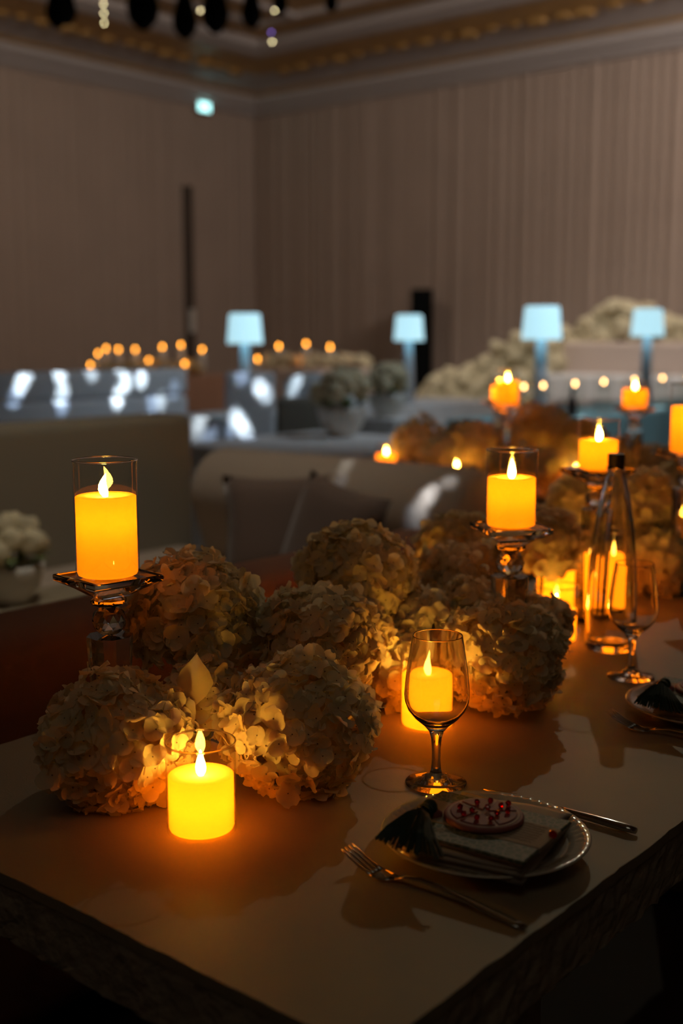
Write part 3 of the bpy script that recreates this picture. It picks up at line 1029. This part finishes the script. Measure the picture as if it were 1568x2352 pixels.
def flower_bowl(loc, s, label, seed):
    t = thing('flower_bowl', label, 'flower bowl', loc)
    mk('bowl', lathe([(0, 0), (.05 * s, 0), (.055 * s, .008 * s), (.085 * s, .05 * s), (.098 * s, .10 * s), (.100 * s, .12 * s), (.092 * s, .12 * s), (.075 * s, .05 * s), (0, .03 * s)], 32), 'ceramic', t, True)
    rg = random.Random(seed)
    bl = bmesh.new(); bmesh.ops.create_icosphere(bl, subdivisions=2, radius=.040 * s)
    for v in bl.verts: v.co *= 1 + rg.uniform(-.16, .16)
    me = bpy.data.meshes.new('blossom'); bl.to_mesh(me); bl.free(); me.materials.append(MT['petal_far'])
    for k in range(13):
        a = k * 2.4; q = math.sqrt(k / 13) * .095 * s
        inst('blossom', me, t, (q * math.cos(a), q * math.sin(a), .15 * s + .07 * s * (1 - k / 13) + rg.uniform(0, .03) * s), (rg.uniform(0, 3),) * 3, rg.uniform(.8, 1.15))
    for k in range(7):
        a = k * .9 + .3
        b = bmesh.new()
        c_, s_ = math.cos(a), math.sin(a)
        sweep([(.06 * s * c_, .06 * s * s_, .11 * s), (.10 * s * c_, .10 * s * s_, .15 * s), (.135 * s * c_, .135 * s * s_, .14 * s)], [(.006 * s, .001), (.024 * s, .001), (.002 * s, .001)], 6, b)
        mk('leaf', b, 'leaf', t, True)


flower_bowl((-3.11, 2.13, .45), 1.05, 'white bowl of pale flowers on the low table at far left', 1)
flower_bowl((-4.02, 4.86, TZ), 1.35, 'wide white bowl of pale flowers on the white table behind the sofa', 2)
flower_bowl((-4.52, 5.92, .78), 1.25, 'white bowl of flowers on a plinth left of the middle lamp', 3)


# ------------------------------------------------------------------ hall beyond: draped tables, chairs, lamps
def draped(name, label, x0, x1, y0, y1, h, cloth, amp=.018, group=None):
    t = thing(name, label, 'table', ((x0 + x1) / 2, (y0 + y1) / 2, 0), 0, group)
    hx, hy = (x1 - x0) / 2, (y1 - y0) / 2
    mk('table_top', rbox((-hx + .02, -hy + .02, h - .04), (hx - .02, hy - .02, h - .006), .004, 1), 'door', t)
    for sx in (-1, 1):
        for sy in (-1, 1):
            mk('leg', rbox((sx * (hx - .09) - .025, sy * (hy - .09) - .025, 0), (sx * (hx - .09) + .025, sy * (hy - .09) + .025, h - .04)), 'door', t)
    pts = []
    n = int((hx + hy) * 4 / .04)
    per = [(-hx, -hy), (hx, -hy), (hx, hy), (-hx, hy), (-hx, -hy)]
    for a, b in zip(per, per[1:]):
        m = max(4, int(math.hypot(b[0] - a[0], b[1] - a[1]) / .04))
        nx, ny = (b[1] - a[1]), -(b[0] - a[0]); l_ = math.hypot(nx, ny)
        for k in range(m):
            pts.append((a[0] + (b[0] - a[0]) * k / m, a[1] + (b[1] - a[1]) * k / m, nx / l_, ny / l_))
    bm = bmesh.new()
    top = [bm.verts.new((x, y, h)) for x, y, _, _ in pts]
    bm.faces.new(top)
    prev = top
    for f, z in ((.2, h - .012), (.6, h * .5), (1, .01)):
        cur = []
        for k, (x, y, nx, ny) in enumerate(pts):
            o = .004 + amp * f * (1 + math.sin(k * .9) + .5 * math.sin(k * .37 + 1))
            cur.append(bm.verts.new((x + nx * o, y + ny * o, z)))
        for i in range(len(pts)):
            j = (i + 1) % len(pts)
            bm.faces.new((cur[i], cur[j], prev[j], prev[i]))
        prev = cur
    mk('tablecloth', bm, cloth, t)
    return t


draped('draped_table', 'white draped table behind the rolled-back sofa, carrying a flower bowl', -4.4, -3.35, 3.95, 5.1, TZ, 'white_cloth')
draped('draped_table', 'long white draped table under the two left lamps', -6.1, -5.42, 5.45, 8.6, TZ, 'white_cloth')
draped('draped_table', 'long teal draped table under the two right lamps and glass vases', -3.95, -3.32, 5.75, 9.3, .80, 'teal')
draped('draped_table', 'terracotta draped table of candles before the left wall', -11.0, -9.75, 8.5, 9.75, .85, 'terracotta')
draped('draped_table', 'blush draped table of candles left of the loudspeaker', -8.9, -7.75, 9.0, 10.05, .95, 'blush')
t = thing('plinth', 'white plinth carrying the flower bowl left of the middle lamp', 'plinth', (-4.52, 5.92, 0))
mk('shaft', rbox((-.17, -.17, .03), (.17, .17, .75), .01, 2), 'white_cloth', t)
mk('cap', rbox((-.19, -.19, .75), (.19, .19, .78), .008, 2), 'white_cloth', t)
mk('foot', rbox((-.20, -.20, 0), (.20, .20, .03), .008, 2), 'white_cloth', t)


def table_lamp(loc, label, r, top, sh):
    t = thing('table_lamp', label, 'lamp', loc)
    h = top - loc[2]
    mk('base', lathe([(0, 0), (.075, 0), (.080, .008), (.070, .016), (.030, .022), (0, .022)], 28), 'post', t, True)
    mk('post', lathe([(.050, .02), (.030, h - sh + .01), (0, h - sh + .01)], 20), 'post', t, True)
    b = bmesh.new()
    lathe([(r, h - sh), (r * .99, h - sh + .004), (r * .86, h - .012), (r * .80, h), (0, h + .002)], 36, b)
    lathe([(0, h - .004), (r * .78, h - .006), (r * .97, h - sh)], 36, b)
    mk('lamp_shade', b, 'shade', t, True)
    return t


table_lamp((-5.60, 5.75, TZ), 'leftmost glowing pale blue lamp, above the pale high-backed chair', .122, 1.436, .20)
table_lamp((-5.66, 7.69, TZ), 'glowing pale blue lamp before the black loudspeaker', .122, 1.456, .205)
table_lamp((-3.65, 6.31, .80), 'largest glowing pale blue lamp, left of the white flower stage', .122, 1.464, .20)
table_lamp((-3.84, 8.17, .80), 'rightmost glowing pale blue lamp, before the white flower stage', .122, 1.485, .20)
# floating candles in cylinder vases on the teal table
VY = [5.95, 6.17, 6.56, 6.94, 7.38, 7.82, 8.25]
for k, y in enumerate(VY):
    t = thing('cylinder_vase', f'{ORD[k]} clear cylinder vase with floating candle from the left, on the teal table', 'vase', (-3.55, y, .80), 0, 'floating-candle vases on the teal table')
    h = .24
    mk('vase_wall', lathe([(0, .004), (.050, .004), (.052, .01), (.052, h)], 28), 'thin', t, True)
    mk('vase_base', lathe([(0, 0), (.052, 0), (.053, .006), (.052, .012), (0, .012)], 28), 'glass', t, True)
    mk('floating_candle', lathe([(0, h - .09), (.02, h - .09), (.03, h - .075), (.03, h - .065), (0, h - .065)], 18), 'ceramic', t, True)
    mk('flame', sphere(.008, (0, 0, h - .045), 8, 6, 1.7), 'peach_flame', t, True)


# candles and flowers on the far tables
def far_candle(x, y, z0, zf, grp, lab):
    t = thing('pillar_candle', lab, 'candle', (x, y, z0), 0, grp)
    h = zf - z0
    mk('wax', lathe([(0, 0), (.035, 0), (.035, h - .03), (.030, h - .025), (0, h - .028)], 16), 'ceramic', t, True)
    mk('flame', sphere(.013, (0, 0, h), 8, 6, 1.8), 'far_flame', t, True)


for k, (x, y, zf) in enumerate([(-10.86, 8.62, .965), (-10.82, 8.70, 1.095), (-10.77, 8.78, 1.15), (-10.66, 8.87, 1.14), (-10.51, 8.99, 1.14), (-10.27, 9.19, 1.17), (-10.11, 9.33, 1.19), (-9.92, 9.48, 1.14), (-10.35, 9.05, 1.015), (-10.0, 9.28, .98)]):
    far_candle(x, y, .85, zf, 'candles on the terracotta table', ('%s tiny amber candle from the left on the table before the left wall' % ORD[k]) if k < 8 else ('lower tiny amber candle in the %s of the table before the left wall' % ('middle', 'right part')[k - 8]))
for k, (x, y, zf) in enumerate([(-8.72, 9.14, 1.05), (-8.56, 9.30, 1.185), (-8.36, 9.42, 1.045), (-8.34, 9.49, 1.21), (-8.14, 9.65, 1.176), (-7.97, 9.74, 1.06)]):
    far_candle(x, y, .95, zf, 'candles on the blush table', '%s tiny amber candle from the left on the blush table' % ORD[k])


def blossom_bank(name, label, spots, mat, rad, loc):
    t = thing(name, label, 'flowers', loc)
    rg = random.Random(len(spots))
    base = bmesh.new(); bmesh.ops.create_icosphere(base, subdivisions=2, radius=1)
    for v in base.verts: v.co *= 1 + rg.uniform(-.14, .14)
    base.verts.index_update()
    bv = [v.co.copy() for v in base.verts]; bf = [[v.index for v in f.verts] for f in base.faces]; base.free()
    vs_, fs = [], []
    for p in spots:
        m = Euler((rg.uniform(0, 3), rg.uniform(0, 3), rg.uniform(0, 3))).to_matrix() * (rad * rg.uniform(.75, 1.3))
        o0 = len(vs_)
        for v in bv: vs_.append(tuple(m @ v + Vector(p) - Vector(loc)))
        for f in bf: fs.append([o0 + i for i in f])
    me = bpy.data.meshes.new('blossom_mass'); me.from_pydata(vs_, [], fs); me.materials.append(MT[mat])
    o = bpy.data.objects.new('blossom_mass', me); o['kind'] = 'stuff'
    link(o, t)
    return t


rg = random.Random(11)
blossom_bank('flower_garland', 'low cream flower garland between the candles of the blush table', [(-8.7 + .9 * u, 9.22 + .62 * u + rg.uniform(-.08, .08), .97 + rg.uniform(0, .10)) for u in [rg.random() for _ in range(70)]], 'petal_far', .045, (-8.3, 9.5, .95))
blossom_bank('flower_garland', 'greenish flower garland between the candles before the left wall', [(-10.8 + .9 * u, 8.75 + .72 * u + rg.uniform(-.08, .08), .87 + rg.uniform(0, .12)) for u in [rg.random() for _ in range(70)]], 'core', .045, (-10.35, 9.1, .85))

# wedding stage at right: steps, panel and a bank of cream flowers
t = thing('stage_platform', 'white stage with two steps under the flower bank at right', 'stage', (-5.2, 10.9, 0))
mk('deck', rbox((-2.6, -.6, 0), (2.6, 1.4, .55), .01, 1), 'white_cloth', t)
mk('step', rbox((-1.5, -.95, 0), (2.2, -.6, .37), .01, 1), 'white_cloth', t)
mk('step', rbox((-1.5, -1.30, 0), (2.2, -.95, .19), .01, 1), 'white_cloth', t)
t = thing('stage_sofa', 'pale blush settee framed by the flower bank on the stage', 'sofa', (-5.2, 10.95, .55))
mk('backrest', rbox((-.95, .10, .10), (1.3, .30, .68), .05, 3), 'blush', t, True)
mk('seat', rbox((-.95, -.35, .10), (1.3, .12, .36), .05, 3), 'white_cloth', t, True)
for sx in (-.88, 1.22):
    mk('leg', lathe([(0, 0), (.03, 0), (.03, .1), (0, .1)], 10), 'post', t, True, (sx, 0, 0))
outline = [(-7.66, .77), (-7.35, .92), (-7.01, 1.07), (-6.69, 1.30), (-6.47, 1.39), (-6.11, 1.41), (-5.73, 1.64), (-5.49, 1.57), (-5.16, 1.42), (-4.72, 1.42), (-4.2, 1.5), (-3.6, 1.3)]
lower = [(-7.66, .57), (-6.68, .57), (-6.2, .75), (-6.05, 1.20), (-4.0, 1.20), (-3.6, .6)]


def interp(tab, x):
    for (a, za), (b, zb) in zip(tab, tab[1:]):
        if a <= x <= b: return za + (zb - za) * (x - a) / (b - a)
    return tab[-1][1]


sp = []
while len(sp) < 900:
    x = rg.uniform(-7.66, -3.6)
    lo, hi = interp(lower, x), interp(outline, x)
    z = rg.uniform(lo, max(lo + .02, hi))
    yb = 11.27 if x > -6.15 else 10.75
    sp.append((x, yb + rg.uniform(-.0, .45) - (.2 if z < .9 and x < -6.2 else 0), z - .03))
blossom_bank('flower_bank', 'tall bank of cream flowers rising over the stage at right', sp, 'petal_far', .085, (-5.6, 10.9, .55))
mk('flower_frame', rbox((-.35, .42, 0), (1.9, .75, .66), .05, 2), 'white_cloth', [o for o in C.objects if o.name == 'flower_bank'][0], False)


# white upholstered seats in the middle of the hall
def chair(name, loc, rz, w_, h, label, mat, tub=False):
    t = thing(name, label, 'chair', loc, rz)
    mk('seat', rbox((-w_ / 2, -w_ / 2, .40), (w_ / 2, w_ / 2, .49), .03, 3), mat, t, True)
    if not tub:
        b = rbox((-w_ / 2, -w_ / 2 - .05, .42), (w_ / 2, -w_ / 2 + .04, h), .035, 3)
        mk('backrest', b, mat, t, True)
    else:
        b = bmesh.new()
        rings = []
        n = 18
        for k in range(n + 1):
            a = PI * (1.0 + k / n)
            hh = h - .22 * (abs(k / n - .5) * 2) ** 3
            R0, R1 = w_ / 2 + .08, w_ / 2
            rings.append([b.verts.new((R0 * math.cos(a), R0 * math.sin(a), .30)), b.verts.new((R0 * math.cos(a), R0 * math.sin(a), hh - .02)), b.verts.new(((R0 + R1) / 2 * math.cos(a), (R0 + R1) / 2 * math.sin(a), hh)), b.verts.new((R1 * math.cos(a), R1 * math.sin(a), hh - .02)), b.verts.new((R1 * math.cos(a), R1 * math.sin(a), .30))])
        for r0, r1 in zip(rings, rings[1:]):
            for i in range(5):
                j = (i + 1) % 5
                b.faces.new((r0[i], r0[j], r1[j], r1[i]))
        b.faces.new(rings[0]); b.faces.new(rings[-1][::-1])
        mk('curved_back', b, mat, t, True)
    for sx in (-1, 1):
        for sy in (-1, 1):
            mk('leg', lathe([(0, 0), (.014, 0), (.020, .41), (0, .41)], 10), 'post', t, True, (sx * (w_ / 2 - .05), sy * (w_ / 2 - .05), 0))
    return t


chair('dining_chair', (-5.10, 5.28, 0), 0.75, .30, 1.07, 'pale high-backed chair below the leftmost lamp', 'white_fab')
chair('tub_chair', (-5.10, 6.04, 0), 0.3, .44, 1.05, 'white tub chair with a curved back right of the leftmost lamp', 'white_fab', True)
chair('low_chair', (-4.72, 5.42, 0), 0.72, .42, .93, 'grey-brown chair right of the pale high-backed chair', 'chair_gray')
chair('dark_chair', (-3.0, 4.52, 0), 0.2, .46, .80, 'dark chair back right of the white draped table', 'chair_gray')

# long white channelled banquette behind the khaki sofa
t = thing('white_banquette', 'long white banquette with horizontal channels, spotted with bright light, at left', 'sofa', (-5.45, 3.4, 0))
for k in range(4):
    mk('back_channel', rbox((-.10, -2.2, .46 + .155 * k), (.10, 1.60, .625 + .155 * k), .05, 4), 'white_fab', t, True)
mk('seat', rbox((.05, -2.2, .08), (.55, 1.60, .46), .05, 3), 'white_fab', t, True)
mk('back_panel', rbox((-.16, -2.2, .08), (-.08, 1.6, 1.02), .02, 2), 'white_fab', t, True)
for y in (-2.1, 1.5):
    for x in (-.1, .45):
        mk('leg', lathe([(0, 0), (.018, 0), (.022, .085), (0, .085)], 12), 'post', t, True, (x, y, 0))
# far row of small dark favours on the teal table end
for k in range(6):
    o = mk('favour_box', rbox((-.03, -.03, 0), (.03, .03, .07), .006, 1), 'dark', None, False, (-3.66, 8.6 + .11 * k, .80))
    tag(o, '%s small dark box from the left at the far end of the teal table' % ORD[k], 'box', 'dark boxes on the teal table')
t = thing('dark_bottle', 'dark slender bottle standing on the teal table between vases', 'bottle', (-3.48, 6.4, .80))
mk('bottle_body', lathe([(0, 0), (.03, 0), (.032, .01), (.032, .08), (.012, .13), (.011, .18), (0, .18)], 18), 'cap', t, True)

# ------------------------------------------------------------------ chandelier, dark, at the top of the picture
t = thing('chandelier', 'dark unlit chandelier drops with a few tiny lights at the upper left', 'chandelier', (-7.1, 6.4, 3.60))
mk('rod', lathe([(0, .5), (.02, .5), (.02, 1.7), (0, 1.7)], 10), 'dark', t, True)
mk('ring', lathe([(.75 + .03 * math.cos(a), .55 + .03 * math.sin(a)) for a in [k * PI / 4 for k in range(8)]], 40, closed=True), 'dark', t, True)
dp = lathe([(0, 0), (.03, .01), (.075, .06), (.085, .12), (.06, .22), (.02, .34), (.008, .56), (0, .56)], 12)
dpo = mk('drop', dp, 'dark', t, True, (-.62, -.49, .02))
for x, y, z, s in [(-.10, -.08, .0, 1.5), (.14, .13, -.06, 1.15), (.32, .28, -.02, 1.3), (.7, .6, .12, .7), (1.0, .85, .14, .6), (-.75, -.3, .1, 1), (.3, .7, .1, 1), (-.3, -.7, .16, .9)]:
    inst('drop', dpo.data, t, (x, y, z), None, s)
for x, y, z, mname in [(-.33, -.27, .20, 'bulb'), (-.33, -.27, .13, 'bulb'), (-.335, -.265, .06, 'bulb'), (.24, .20, .15, 'bulb'), (.66, .54, -.01, 'bulb_violet'), (.665, .545, -.08, 'bulb'), (.68, .56, .15, 'bulb')]:
    mk('tiny_light', sphere(.008, (0, 0, 0), 8, 6), mname, t, True, (x, y, z))

# ------------------------------------------------------------------ added narrow spots in place of bright caustic patches on the furniture
def beams(src, power, col, targets, size=1.0, blend=0.5):
    for p, k in targets:
        c = col if k >= .6 else (0.55, 0.72, 1.0)
        lamp('caustic_spot', 'SPOT', src, power * k, c, p, spot_size=math.radians(size), spot_blend=blend, shadow_soft_size=0.01)


beams((-1.6, 5.4, 4.9), 2600, (0.80, 0.92, 1.0), [
    ((-5.36, 3.82, 1.076), .8), ((-5.35, 3.778, 1.028), 1.3), ((-5.35, 3.745, .968), .5), ((-5.357, 4.04, 1.07), 1.3), ((-5.351, 4.046, .967), 1.3), ((-5.353, 4.045, .907), .5),
    ((-5.359, 4.259, 1.075), .6), ((-5.367, 4.477, 1.078), .7), ((-5.35, 4.503, 1.014), 1.4), ((-5.357, 4.434, .915), 1.4), ((-5.35, 4.45, .96), .8), ((-5.35, 4.619, 1.036), 1.4), ((-5.35, 4.70, .885), .45), ((-5.351, 4.769, .90), .6), ((-5.351, 4.876, .963), .25)])
beams((-2.0, 2.6, 4.9), 2200, (0.80, 0.92, 1.0), [
    ((-5.03, 5.07, .80), 1.0), ((-5.01, 5.09, .765), 1.3), ((-4.985, 5.11, .715), 1.2), ((-4.354, 4.50, .75), .55), ((-4.30, 4.42, .75), .4), ((-5.763, 5.438, .613), .7), ((-5.625, 5.446, .62), .5), ((-5.69, 5.44, .60), .4),
    ((-5.08, 5.045, .68), .5), ((-5.72, 5.441, .72), 1.2), ((-5.75, 5.441, .74), .6), ((-4.923, 5.172, .978), 1.2), ((-4.894, 5.198, .939), .8), ((-5.0, 5.102, 1.044), .4), ((-5.149, 5.696, .905), .6), ((-5.09, 5.68, .91), .4), ((-5.024, 5.661, .913), .6), ((-5.1, 5.70, 1.03), 1.2)])
beams((-2.35, 1.7, 4.8), 800, (0.75, 0.85, 1.0), [((-2.132, 3.119, .819), .6), ((-2.176, 3.084, .783), 1.6), ((-2.192, 3.071, .755), 1.2), ((-2.208, 3.059, .712), .8), ((-2.233, 3.057, .667), .5)], 1.0, .8)
beams((-2.7, 1.7, 4.8), 300, (0.85, 0.95, 1.0), [((-2.593, 3.172, .847), .9), ((-2.575, 3.13, .826), .7), ((-2.56, 3.09, .79), .5)], 1.0, .8)
beams((-1.4, 4.6, 4.9), 1800, (0.75, 0.92, 1.0), [((-3.46, 7.38, .80), 1.2), ((-3.47, 7.52, .80), 1.6), ((-3.49, 7.66, .80), 1.6), ((-3.45, 6.47, .80), 1.3), ((-3.42, 6.1, .80), .5)])
